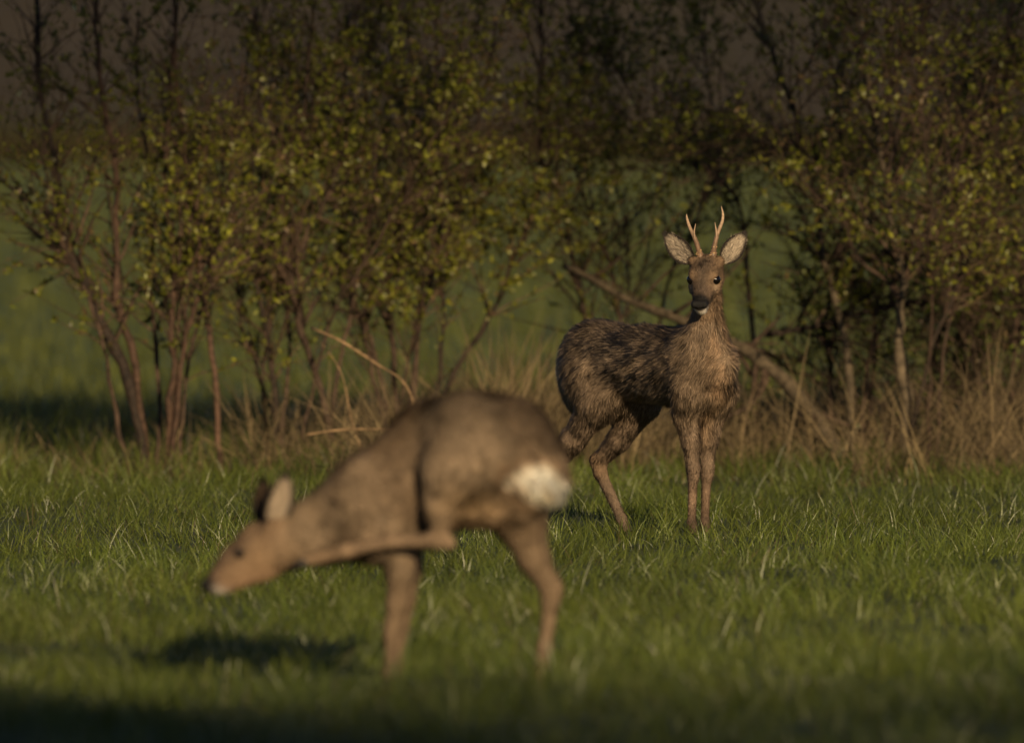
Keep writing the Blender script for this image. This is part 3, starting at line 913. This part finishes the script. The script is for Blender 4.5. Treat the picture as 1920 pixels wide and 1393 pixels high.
def make_buck():
    K = 571.4
    tt = math.radians(50.5)
    hx, hy = math.cos(tt), math.sin(tt)
    O = at(1315, 1020, 56.0)
    O[2] = 0
    e = empty('roe_buck', O, -tt)
    tag(e, 'shaggy moulting roe buck with short antlers, standing alert and looking out', 'deer', 'roe deer')
    b = Body()
    dn = (0.05, 0, -1)
    # trunk
    b.ell((-.12, 0, .582), (.27, .104, .128), -.02, flow=(-1, 0, -.45), fl=0.0238, col=FLANK)
    b.ell((.030, -.014, .575), (.080, .056, .125), 0, flow=(-.3, 0, -1), fl=0.0204, col=GREY)
    b.ell((-.36, 0, .594), (.25, .106, .118), .03, flow=(-1, 0, -.3), fl=0.0229, col=GREY)
    b.ell((-.525, 0, .605), (.124, .096, .116), .1, flow=(-1, 0, -.6), fl=0.0221, col=GREY)
    for s in (-1, 1):
        b.ell((-.520, s * .044, .545), (.135, .056, .150), .15, k=.07, flow=(-.7, 0, -1), fl=0.0204, col=FLANK)
        b.ell((.000, s * .046 - .012, .568), (.076, .038, .132), .15, flow=(-.5, 0, -1), fl=0.0187, col=FLANK)
    # near (right) hind leg, stretched back
    b.cone((-.50, -.058, .53), (-.445, -.074, .455), .076, .060, .06, (-.3, 0, -1), .022, FLANK)
    b.cone((-.445, -.074, .455), (-.56, -.080, .335), .056, .040, .02, (-.4, 0, -1), .014, LEG)
    b.cone((-.56, -.085, .335), (-.665, -.08, .240), .042, .025, .015, (-.4, 0, -1), .010, LEG)
    b.cone((-.665, -.08, .240), (-.675, -.08, .205), .027, .021, .012, dn, .007, LEG)
    b.cone((-.675, -.08, .205), (-.735, -.075, .065), .0185, .0155, .012, dn, .007, LEG)
    b.cone((-.735, -.075, .065), (-.715, -.075, .015), .018, .016, .01, dn, .006, DARKB)
    # far (left) hind leg, under the belly
    b.cone((-.47, .075, .53), (-.40, .085, .46), .085, .060, .04, (-.3, 0, -1), .020, GREY)
    b.cone((-.40, .085, .46), (-.500, .065, .335), .056, .038, .02, (-.4, 0, -1), .012, LEG)
    b.cone((-.500, .065, .335), (-.586, .05, .262), .038, .026, .015, (-.4, 0, -1), .010, LEG)
    b.cone((-.590, .05, .268), (-.578, .05, .225), .026, .023, .012, dn, .008, (.20, .125, .07))
    b.cone((-.578, .05, .225), (-.468, .05, .075), .020, .0155, .012, dn, .007, LEG)
    b.cone((-.468, .05, .075), (-.432, .05, .015), .018, .016, .01, dn, .006, DARKB)
    # fore legs
    for s, kx in ((-1, -.002), (1, -.014)):
        b.cone((.03, s * .068, .50), (-.012, s * .058, .43), .052, .042, .04, dn, .020, FLANK)
        b.cone((-.012, s * .058, .43), (kx, s * .042, .335), .040, .029, .02, dn, .017, LEG)
        b.cone((kx, s * .042, .335), (kx, s * .035, .245), .029, .0195, .015, dn, .011, LEG)
        b.cone((kx + .005, s * .035, .250), (kx + .003, s * .034, .222), .0235, .0200, .01, dn, .007, LEG)
        b.cone((kx, s * .034, .222), (kx - .008, s * .033, .07), .0160, .0135, .012, dn, .006, (.15, .10, .068))
        b.cone((kx - .008, s * .033, .07), (kx + .012, s * .033, .015), .0165, .015, .01, dn, .005, DARKB)
    # neck
    b.cone((.034, -.014, .585), (.046, -.015, .70), .063, .050, .05, (.35, -.1, -1), .030, GREY)
    b.cone((.046, -.015, .70), (.058, -.022, .835), .049, .042, .03, (.25, -.2, -1), .022, (.20, .145, .10))
    # head frame
    H = np.array([.100, -.0705, .872])
    fy = math.radians(12)
    fw = np.array([-math.sin(fy), -math.cos(fy)])
    fl = np.array([fw[0] * hx - fw[1] * hy, fw[0] * hy + fw[1] * hx, 0])
    pt = math.radians(40)
    u = fl * math.cos(pt) - np.array([0, 0, math.sin(pt)])
    w = fl * math.sin(pt) + np.array([0, 0, math.cos(pt)])
    s_ = np.cross(w, u)                                    # the deer's left

    def h(a, c, d):
        return H + u * a + s_ * c + w * d
    bk = -u * .8 - w * .1
    FACE = (.165, .112, .072)
    b.cone(h(-.055, 0, -.004), h(-.008, 0, .002), .048, .045, .02, bk, .007, FACE)
    b.cone(h(-.005, 0, -.002), h(.050, 0, -.010), .040, .031, .02, bk, .005, FACE)
    b.cone(h(.050, 0, -.012), h(.108, 0, -.019), .031, .0245, .02, bk, .004, (.10, .070, .050))
    b.cone(h(-.035, 0, -.042), h(.045, 0, -.040), .032, .023, .02, bk, .008, (.20, .135, .085))
    b.cone(h(.045, 0, -.042), h(.104, 0, -.044), .023, .0185, .015, bk, .004, (.30, .25, .20))
    for s in (-1, 1):
        b.cone(h(-.020, s * .034, .021), h(.012, s * .037, .0245), .015, .0125, .015, bk, .005, (.20, .125, .070))
        b.cone(h(-.03, s * .034, -.022), h(.02, s * .032, -.026), .024, .020, .02, bk, .007, (.22, .135, .075))
        b.cone(h(-.060, s * .036, .016), h(-.058, s * .046, .028), .020, .015, .02, s_ * s, .008, (.20, .12, .065))
    nose = h(.124, 0, -.010)
    chin = h(.112, 0, -.052)
    brow = h(.01, 0, .05)

    def colour(V, N, c):
        c = c.copy()
        # throat and chest: rufous and grey moulting locks
        n1 = fbm(V * np.array([26, 26, 9]), 41, 3)
        fr = np.exp(-((V[:, 1] + .01) / .05) ** 2) * np.clip((V[:, 0] - .03) / .05, 0, 1) * np.clip((.86 - V[:, 2]) / .06, 0, 1) * np.clip((V[:, 2] - .44) / .05, 0, 1)
        m = np.clip(fr * (0.25 + 3.4 * (n1 - .42)), 0, 1)[:, None]
        c = c * (1 - m) + np.array([.29, .19, .118]) * m
        n2 = fbm(V * np.array([14, 14, 10]), 53, 3)
        c *= (0.72 + 0.56 * n2)[:, None]
        # darker back and mane, pale tummy and inner legs
        back = np.clip((V[:, 2] - .62) / .09, 0, 1) * (V[:, 0] < .03)
        c *= (1 - .14 * back)[:, None]
        ins = np.clip(1 - np.abs(V[:, 1]) / .045, 0, 1) * np.clip((V[:, 2] - .30) / .05, 0, 1) * np.clip((.50 - V[:, 2]) / .06, 0, 1) * (V[:, 0] > -.06)
        c = c * (1 - .7 * ins[:, None]) + np.array([.30, .20, .12]) * .7 * ins[:, None]
        lg = np.clip((.42 - V[:, 2]) / .06, 0, 1)[:, None]
        n3 = fbm(V * np.array([30, 30, 14]), 57, 3)[:, None]
        c = c * (1 - lg) + c * lg * (.45 + 1.1 * n3)
        # white rump edge
        rp = np.exp(-(((V[:, 0] + .665) / .045) ** 2 + ((V[:, 2] - .58) / .07) ** 2))[:, None]
        c = c * (1 - rp) + np.array([.55, .50, .42]) * rp
        # face
        q = V - H
        qu, qs, qw = q @ u, q @ s_, q @ w
        hd = (np.linalg.norm(q, axis=1) < .17) & (V[:, 2] > .74)
        hm = (hd * np.clip((qu + .085) / .03, 0, 1))[:, None]
        gr = fbm(V * 120, 71, 2)[:, None]
        tanc = np.array([.160, .105, .064]) * (.75 + .5 * gr)
        c = c * (1 - .75 * hm) + tanc * .75 * hm
        fore = np.exp(-(qs / np.where(qu < .01, .042, .028)) ** 2) * (qw > -.03)
        fm = (hd * fore * np.clip((qu + .075) / .03, 0, 1))[:, None]
        dk = np.array([.055, .041, .031]) * (.6 + .8 * gr)
        c = c * (1 - .85 * fm) + dk * .85 * fm
        sm = (hd * np.exp(-((qu - .075) / .022) ** 2) * (qw > -.032))[:, None]
        c = c * (1 - .6 * sm) + np.array([.06, .043, .034]) * .6 * sm
        for s in (-1, 1):
            de = np.linalg.norm(V - h(.014, s * .042, .009), axis=1)
            ring = np.exp(-(de / .017) ** 4)[:, None]
            c = c * (1 - ring) + np.array([.03, .021, .016]) * ring
            lo = np.exp(-(np.linalg.norm(V - h(.034, s * .038, -.010), axis=1) / .015) ** 2)[:, None] * .6
            c = c * (1 - lo) + np.array([.30, .22, .15]) * lo
        wc = np.clip(1.8 - np.linalg.norm((V - chin), axis=1) / .020, 0, 1)[:, None]
        c = c * (1 - wc) + np.array([.72, .66, .58]) * wc
        mz = np.clip((qu - .080) / .016, 0, 1) * np.clip((qw + .028) / .007, 0, 1) * hd
        c = c * (1 - mz[:, None]) + np.array([.010, .009, .009]) * mz[:, None]
        for s in (-1, 1):
            wl = np.exp(-(np.linalg.norm(V - h(.120, s * .015, -.032), axis=1) / .0080) ** 2)[:, None]
            c = c * (1 - wl) + np.array([.65, .60, .54]) * wl
        return np.clip(c, .004, .8)
    eyes = [h(.0135, s * .0390, .008) for s in (-1, 1)]

    def bare(P):
        m = np.linalg.norm((P - nose), axis=1) < .026
        for q in eyes:
            m |= np.linalg.norm(P - q, axis=1) < .0205
        return m
    coat(b, e, colour, 150000, 101, .0012, .45, .52, bare, .36)
    for s, q in zip((-1, 1), eyes):
        V, Q, T = uv_ball(q, .0172)
        mesh_np('eye', V, [Q, T], M_EYE, e)
    # nose pad with two nostrils' wings
    nb = Body()
    nb.cone(h(.120, -.014, -.007), h(.120, .014, -.007), .0145, .0145, .01)
    nb.cone(h(.122, 0, -.012), h(.119, 0, -.021), .009, .006, .01)
    V, F, N, A = nb.mesh(.0028)
    for s in (-1, 1):
        d = np.linalg.norm(V - h(.132, s * .0115, -.017), axis=1)
        V = V - N * (.006 * np.exp(-(d / .0055) ** 2))[:, None]
    mesh_np('nose', V, [F], M_NOSE, e)

    # from pixels at the head's distance to this animal's own axes
    def loc(px, py, dY=-.125):
        X = (px - 1315) / K
        return np.array([hx * X - hy * dY, hy * X + hx * dY, (1020 - py) / K])
    toCam = np.array([hy, -hx, 0.0])
    right = np.array([hx, hy, 0.0])
    cin, cout, crim = (.40, .33, .255), (.15, .105, .07), (.022, .017, .014)
    ear(e, loc(1296, 491, -.085), loc(1245, 436, -.075), toCam - right * .25 + np.array([0, 0, .1]), .037, cin, cout, crim, 3)
    ear(e, loc(1355, 491, -.085), loc(1397, 435, -.075), toCam + right * .25 + np.array([0, 0, .1]), .037, cin, cout, crim, 4)
    for main, tine in ((((1313, 486), (1311, 473), (1303, 448), (1293, 426), (1288, 410), (1287, 401)), ((1307, 460), (1302, 445), (1301, 434), (1304, 419))),
                       (((1335, 486), (1337, 473), (1342, 448), (1347, 432), (1354, 414), (1355, 400), (1352, 386)), ((1340, 460), (1343, 442), (1342, 430), (1340, 416)))):
        P = spline([loc(x, y, -.090 + .0006 * (486 - y)) for x, y in main], 26)
        R = np.interp(np.linspace(0, 1, 26), [0, .1, .16, .22, .5, .8, 1], [.0100, .0110, .0120, .0085, .0064, .0042, .0010])
        R *= 1 + .09 * rng.normal(size=26) * np.linspace(1, .2, 26)
        P2 = spline([loc(x, y, -.090 + .0006 * (486 - y) - .012 * i / 3) for i, (x, y) in enumerate(tine)], 14)
        R2 = np.interp(np.linspace(0, 1, 14), [0, .5, 1], [.0056, .0042, .0009])
        V, Q = tubes([(P, R), (P2, R2)], 9)
        g = np.clip((V[:, 2] - .99) / .09, 0, 1)[:, None]
        ca = np.array([.15, .092, .056]) * (1 - g) + np.array([.40, .28, .18]) * g
        a_ = mesh_np('antler', V, [Q], M_ANTLER, e, ca)
        # knobbly pearls round the coronet
        VV, QQ, TT, nb_ = [], [], [], 0
        for k in range(22):
            an = rng.uniform(0, 6.28)
            i = rng.integers(2, 7)
            c = P[i] + (toCam * math.cos(an) + right * math.sin(an)) * R[i] * .95
            v, q, t3 = uv_ball(c, rng.uniform(.0018, .0036), 6, 4)
            VV.append(v); QQ.append(q + nb_); TT.append(t3 + nb_)
            nb_ += len(v)
        mesh_np('coronet', np.concatenate(VV), [np.concatenate(QQ), np.concatenate(TT)], M_ANTLER, a_, np.broadcast_to(np.array([.34, .22, .11]), (nb_, 3)))
    hooves(e, [(-.700, -.075), (-.418, .05), (.018, -.033), (.006, .033)])


def hooves(e, spots, z=0.0):
    for x, y in spots:
        VV, QQ, nb = [], [], 0
        for s in (-1, 1):
            V, Q = tubes([([(x - .010, y + s * .008, .034), (x - .002, y + s * .009, .018), (x + .010, y + s * .009, .0015)], [.0105, .0125, .0125])], 8)
            V[:, 2] = np.maximum(V[:, 2], .0)
            VV.append(V); QQ.append(Q + nb); nb += len(V)
        mesh_np('hoof', np.concatenate(VV), [np.concatenate(QQ)], M_HORN, e)


def make_doe():
    K = 762.0
    aw = math.radians(10)
    ca, sa = math.cos(aw), math.sin(aw)
    O = at(870, 1297, 42.0)
    O[2] = 0
    e = empty('roe_doe', O, math.pi - aw)
    tag(e, 'hornless roe doe with white rump bending down to scratch its throat with a hind hoof', 'deer', 'roe deer')
    b = Body()

    def D(px, py, y=0.0):
        return np.array([-((px - 870) / K + sa * y) / ca, y, (1297 - py) / K])
    BR, LT, LG = (.130, .090, .057), (.188, .138, .092), (.148, .104, .066)
    DK = (.115, .080, .058)
    LGR = (.215, .150, .098)
    # trunk: hips high, back sloping down to the shoulders
    b.ell(D(940, 862), (.140, .118, .158), .30, .06, (-1, 0, -.3), .024, BR)
    b.ell(D(1005, 892), (.070, .095, .062), .2, .05, (-.6, 0, -.8), .034, (.30, .22, .15))
    b.ell(D(850, 855), (.17, .120, .145), .28, .06, (-1, 0, -.3), .024, BR)
    b.ell(D(745, 932), (.17, .118, .140), -.38, .06, (-1, 0, -.3), .024, BR)
    b.ell(D(690, 960), (.10, .108, .122), -.38, .05, (-.8, 0, -.6), .016, LT)
    b.ell(D(870, 924), (.14, .085, .068), .1, .05, (-1, 0, -.2), .014, (.30, .20, .12))
    for s in (-1, 1):
        b.ell(D(700, 955, s * .075), (.075, .042, .120), -.3, .04, (-.6, 0, -1), .014, LT)
    b.ell(D(905, 850, -.07), (.13, .07, .15), .2, .05, (-.5, 0, -1), .015, BR)
    b.ell(D(868, 838, .075), (.118, .066, .128), -.1, .04, (-.5, 0, -1), .015, LT)
    # raised near hind leg: stifle forward, hock low, cannon reaching to the throat
    b.cone(D(868, 800, .095), D(846, 880, .145), .082, .066, .035, (-.2, 0, -1), .013, LT)
    b.cone(D(900, 850, .10), D(846, 880, .145), .085, .066, .035, (-.2, 0, -1), .013, LT)
    b.cone(D(842, 885, .150), D(824, 950, .160), .060, .038, .03, (-.1, 0, -1), .010, LT)
    b.cone(D(824, 950, .160), D(826, 1006, .160), .033, .020, .02, (-.1, 0, -1), .008, LG)
    b.cone(D(842, 1014, .160), D(814, 1008, .160), .018, .022, .012, (1, 0, 0), .006, LGR)
    b.cone(D(812, 1010, .160), D(735, 1012, .158), .0185, .0165, .012, (1, 0, 0), .006, LGR)
    b.cone(D(735, 1012, .158), D(650, 1030, .135), .0165, .0170, .012, (1, 0, 0), .006, LGR)
    b.cone(D(650, 1030, .135), D(575, 1050, .102), .0185, .0150, .012, (1, 0, 0), .006, (.25, .17, .105))
    # standing far hind leg
    b.cone(D(965, 920, -.05), D(975, 975, -.06), .085, .062, .04, (-.2, 0, -1), .010, BR)
    b.cone(D(975, 975, -.06), D(1000, 1045, -.06), .058, .038, .03, (-.3, 0, -1), .008, LG)
    b.cone(D(1000, 1045, -.06), D(1030, 1100, -.06), .038, .028, .02, (-.3, 0, -1), .007, LG)
    b.cone(D(1036, 1102, -.06), D(1032, 1125, -.06), .028, .024, .012, (0, 0, -1), .006, LG)
    b.cone(D(1032, 1125, -.06), D(1022, 1215, -.06), .021, .0165, .012, (0, 0, -1), .005, LG)
    b.cone(D(1020, 1215, -.06), D(1012, 1290, -.06), .0185, .016, .012, (0, 0, -1), .005, DK)
    # fore legs
    for s, dx in ((1, 0), (-1, 12)):
        b.cone(D(735 + dx, 1000, s * .070), D(752 + dx, 1062, s * .062), .050, .036, .03, (0, 0, -1), .010, LT)
        b.cone(D(752 + dx, 1062, s * .062), D(744 + dx, 1130, s * .06), .034, .026, .02, (0, 0, -1), .007, LG)
        b.cone(D(744 + dx, 1130, s * .06), D(737 + dx, 1175, s * .055), .026, .0215, .015, (0, 0, -1), .006, LG)
        b.cone(D(736 + dx, 1172, s * .055), D(734 + dx, 1192, s * .055), .0235, .020, .01, (0, 0, -1), .005, LG)
        b.cone(D(734 + dx, 1192, s * .055), D(731 + dx, 1262, s * .05), .0175, .0155, .012, (0, 0, -1), .005, LG)
        b.cone(D(731 + dx, 1262, s * .05), D(726 + dx, 1290, s * .05), .018, .016, .01, (0, 0, -1), .005, DK)
    # neck and head
    b.cone(D(680, 960), D(610, 992), .108, .082, .05, (-.8, 0, -.5), .014, LT, .85)
    b.cone(D(610, 992), D(540, 1012, .004), .080, .070, .04, (-.9, 0, -.3), .012, LT, .8)
    HD = (.20, .132, .078)
    b.cone(D(528, 1022, .008), D(490, 1028, .010), .064, .058, .03, (-1, 0, .2), .008, HD, .82)
    b.cone(D(485, 1030, .010), D(445, 1058, .014), .055, .047, .03, (-.8, 0, .6), .006, HD, .82)
    b.cone(D(445, 1058, .014), D(402, 1092, .018), .045, .0265, .02, (-.8, 0, .6), .005, (.15, .10, .066), .85)
    b.cone(D(500, 1065, .010), D(415, 1102, .017), .030, .016, .02, (-.9, 0, .3), .006, (.24, .15, .09), .9)
    for s in (-1, 1):
        b.cone(D(462, 1024, .010 + s * .036), D(448, 1034, .012 + s * .035), .018, .016, .015, (-1, 0, .4), .005, HD)
        b.cone(D(505, 1000, .01 + s * .03), D(508, 988, .01 + s * .04), .026, .020, .02, (-1, 0, .6), .006, (.16, .105, .065))
    nose = D(388, 1099, .019)

    def colour(V, N, c):
        c = c.copy()
        n2 = fbm(V * np.array([12, 12, 10]), 63, 3)
        c *= (0.72 + 0.56 * n2)[:, None]
        px = 870 - K * (V[:, 0] * ca + sa * V[:, 1])
        py = 1297 - K * V[:, 2]
        side = np.where(V[:, 1] > -.03, 1.0, 1.0)
        q = ((px - 1018) / 64) ** 2 + ((py - 908 - .22 * (px - 1000)) / 38) ** 2 + 1.6 * (fbm(V * 34, 91, 2) - .5)
        rp = np.clip((1.45 - q) / 1.1, 0, 1)[:, None]
        ring = np.exp(-((q - 1.2) / .5) ** 2)[:, None] * .5
        c = c * (1 - ring) + np.array([.26, .15, .08]) * ring
        oc = np.exp(-(((px - 1008) / 30) ** 2 + ((py - 920) / 15) ** 2))[:, None]
        c = c * (1 - rp) + (np.array([.80, .73, .60]) * (1 - .7 * oc) + np.array([.60, .36, .15]) * .7 * oc) * rp
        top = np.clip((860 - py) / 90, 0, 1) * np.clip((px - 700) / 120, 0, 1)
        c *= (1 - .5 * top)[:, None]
        bl = np.exp(-(((px - 885) / 55) ** 2 + ((py - 940) / 28) ** 2))[:, None]
        c = c * (1 - .8 * bl) + np.array([.36, .245, .14]) * .8 * bl
        hd = px < 545
        fm = (hd * np.clip(1 - np.abs(py - (1000 + (480 - px) * .85)) / 34, 0, 1) * np.clip((500 - px) / 30, 0, 1))[:, None]
        c = c * (1 - .55 * fm) + np.array([.07, .05, .038]) * .55 * fm
        nb = np.clip(1.7 - np.linalg.norm((V - nose) * np.array([1, .8, 1]), axis=1) / .027, 0, 1)[:, None]
        c = c * (1 - nb) + np.array([.012, .010, .010]) * nb
        ch = np.exp(-(((px - 408) / 20) ** 2 + ((py - 1119) / 13) ** 2))[:, None]
        c = c * (1 - ch) + np.array([.65, .60, .55]) * ch
        for s in (-1, 1):
            er = np.exp(-(np.linalg.norm(V - D(449, 1037, .012 + s * .046), axis=1) / .015) ** 4)[:, None]
            c = c * (1 - er) + np.array([.03, .022, .018]) * er
        return np.clip(c, .004, .85)
    eyes = [D(449, 1037, .012 + s * .042) for s in (-1, 1)]

    def bare(P):
        m = np.linalg.norm(P - nose, axis=1) < .022
        for q in eyes:
            m |= np.linalg.norm(P - q, axis=1) < .016
        return m
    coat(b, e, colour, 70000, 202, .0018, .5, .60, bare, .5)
    for q in eyes:
        V, Q, T = uv_ball(q, .0135)
        mesh_np('eye', V, [Q, T], M_EYE, e)
    nbod = Body()
    nbod.cone(nose + np.array([.004, -.010, .003]), nose + np.array([.004, .010, .003]), .0145, .0145, .01)
    nbod.cone(nose + np.array([.003, 0, -.004]), nose + np.array([-.002, 0, -.016]), .011, .008, .01)
    V, F, N, A = nbod.mesh(.0032)
    mesh_np('nose', V, [F], M_NOSE, e)
    cin, cout, crim = (.46, .37, .28), (.11, .075, .05), (.02, .016, .013)
    ear(e, D(510, 990, .045), D(538, 884, .085), (-.50, .85, .1), .037, cin, cout, crim, 13)
    ear(e, D(498, 988, -.03), D(490, 900, -.085), (.30, -.9, .15), .031, cin, cout, crim, 14)
    hooves(e, [tuple(D(1008, 1297, -.06)[:2]), tuple(D(722, 1297, .05)[:2]), tuple(D(739, 1297, -.05)[:2])])
    # the raised hoof at the throat
    VV, QQ, nb = [], [], 0
    for s in (-1, 1):
        V, Q = tubes([([D(580, 1051, .100 + s * .007), D(562, 1056, .100 + s * .008), D(545, 1063, .100 + s * .007)], [.0115, .0130, .0075])], 8)
        VV.append(V); QQ.append(Q + nb); nb += len(V)
    mesh_np('hoof', np.concatenate(VV), [np.concatenate(QQ)], M_HORN, e)


make_buck()
make_doe()

#SECTION added shade trees
# ------------------------------------------------------------------ added trees out of view behind the camera, shaped to darken the frame borders
M_CROWN = mat_attr('shade_crown_leaves', 0.55, 0.3, 0.3)


def shade_tree(label, base, height, r0, boxes, limbs, seed):
    """boxes: crown lobes (cx, cy, cz, rx, ry, rz, leaves) in metres relative to the base"""
    r = np.random.default_rng(seed)
    e = empty('added_shade_tree', base)
    tag(e, label, 'tree', 'added shade trees out of view')
    P = spline([(0, 0, -.2), (.15, 0, height * .3), (-.1, .1, height * .6), (0, 0, height)], 20)
    paths = [(P, np.linspace(r0, r0 * .3, 20))]
    for L in limbs:
        paths.append((spline(L, 12), np.linspace(r0 * .4, .04, 12)))
    V, Q = tubes(paths, 10)
    mesh_np('trunk', V, [Q], M_BARK, e, np.broadcast_to(C_BARK, (len(V), 3)))
    pos = []
    for cx, cy, cz, rx, ry, rz, n in boxes:
        d = r.normal(size=(n, 3))
        d = norm(d) * (r.random((n, 1)) ** .6)
        pos.append(np.array([cx, cy, cz]) + d * np.array([rx, ry, rz]))
    pos = np.concatenate(pos)
    pos = pos[r.random(len(pos)) < np.clip(.25 + 1.4 * vnoise(pos * .9, seed), 0, 1)]
    n = len(pos)
    a = norm(r.normal(size=(n, 3)))
    b = norm(np.cross(a, r.normal(size=(n, 3))))
    c = np.cross(a, b)
    sz = r.uniform(.14, .34, n)
    V = pos[:, None] + sz[:, None, None] * (LEAF_T[None, :, 0:1] * a[:, None] + .7 * LEAF_T[None, :, 1:2] * b[:, None] + LEAF_T[None, :, 2:3] * c[:, None])
    k = np.arange(n)[:, None, None] * 6
    C = np.array([.07, .10, .018]) * r.uniform(.6, 1.3, (n, 1))
    o = mesh_np('crown', V.reshape(-1, 3), [(LEAF_Q[None] + k).reshape(-1, 4), (LEAF_F[None] + k).reshape(-1, 3)], M_CROWN, e, np.repeat(C, 6, 0))
    o['kind'] = 'stuff'


def make_shade_trees():
    # where the sun's rays to a point of the scene cross the line of added trees
    sx, sz, TY = TOSUN.x / -TOSUN.y, TOSUN.z / -TOSUN.y, -10.0

    def ray(x, Y, z):
        return x + sx * (Y - TY), z + sz * (Y - TY)
    hx_, hz_ = ray(0, 66.6, 1.42)
    bx = hx_ + 6.5
    shade_tree('added unseen tall flat-topped tree behind the viewer, shaped to shade the hedge tops', (bx, TY, 0), hz_ + 1.2, .45, [
        (-1.5, 0, hz_ + 1.15, 10.5, 3, 1.3, 10000), (-9.4, 0, hz_ + .7, 2.0, 2, 1.3, 2200), (-2.4, 0, hz_ + .3, 1.8, 2, 1.5, 1800), (1.5, 0, hz_ + .0, 3.5, 3, 1.8, 3500)],
        [((0, 0, hz_ * .8), (-3, 0, hz_ + .6), (-9, 0, hz_ + 1.5)), ((0, 0, hz_ * .85), (-2, .5, hz_ + .5), (-5, .5, hz_ + 2)), ((0, 0, hz_ * .8), (2, 0, hz_ - 1), (4, 0, hz_ + 1))], 5)
    fx, fz = ray(0, 41.6, 0)
    shade_tree('added unseen lower round-topped tree behind the viewer, shaped to shade the near grass', (fx - 1, TY, 0), fz - 2, .3, [
        (-1.0, 0, fz - 1.2, 1.1, 1.5, 1.7, 900), (3.0, 0, fz - 1.1, 1.2, 1.5, 1.8, 1000), (0, 0, fz - 4.1, 5.0, 2.5, 4.1, 7500), (-3.4, 0, fz - 2.6, 2.5, 2, 3.0, 4200), (3.4, 0, fz - 2.9, 2.5, 2, 3.0, 3600), (0, 0, fz - 4.2, 4.5, 2, 2.6, 7000)],
        [((0, 0, fz * .5), (-2, 0, fz - 4), (-4, 0, fz - 2.5)), ((0, 0, fz * .5), (2, 0, fz - 4), (4, 0, fz - 2.5))], 6)


make_shade_trees()
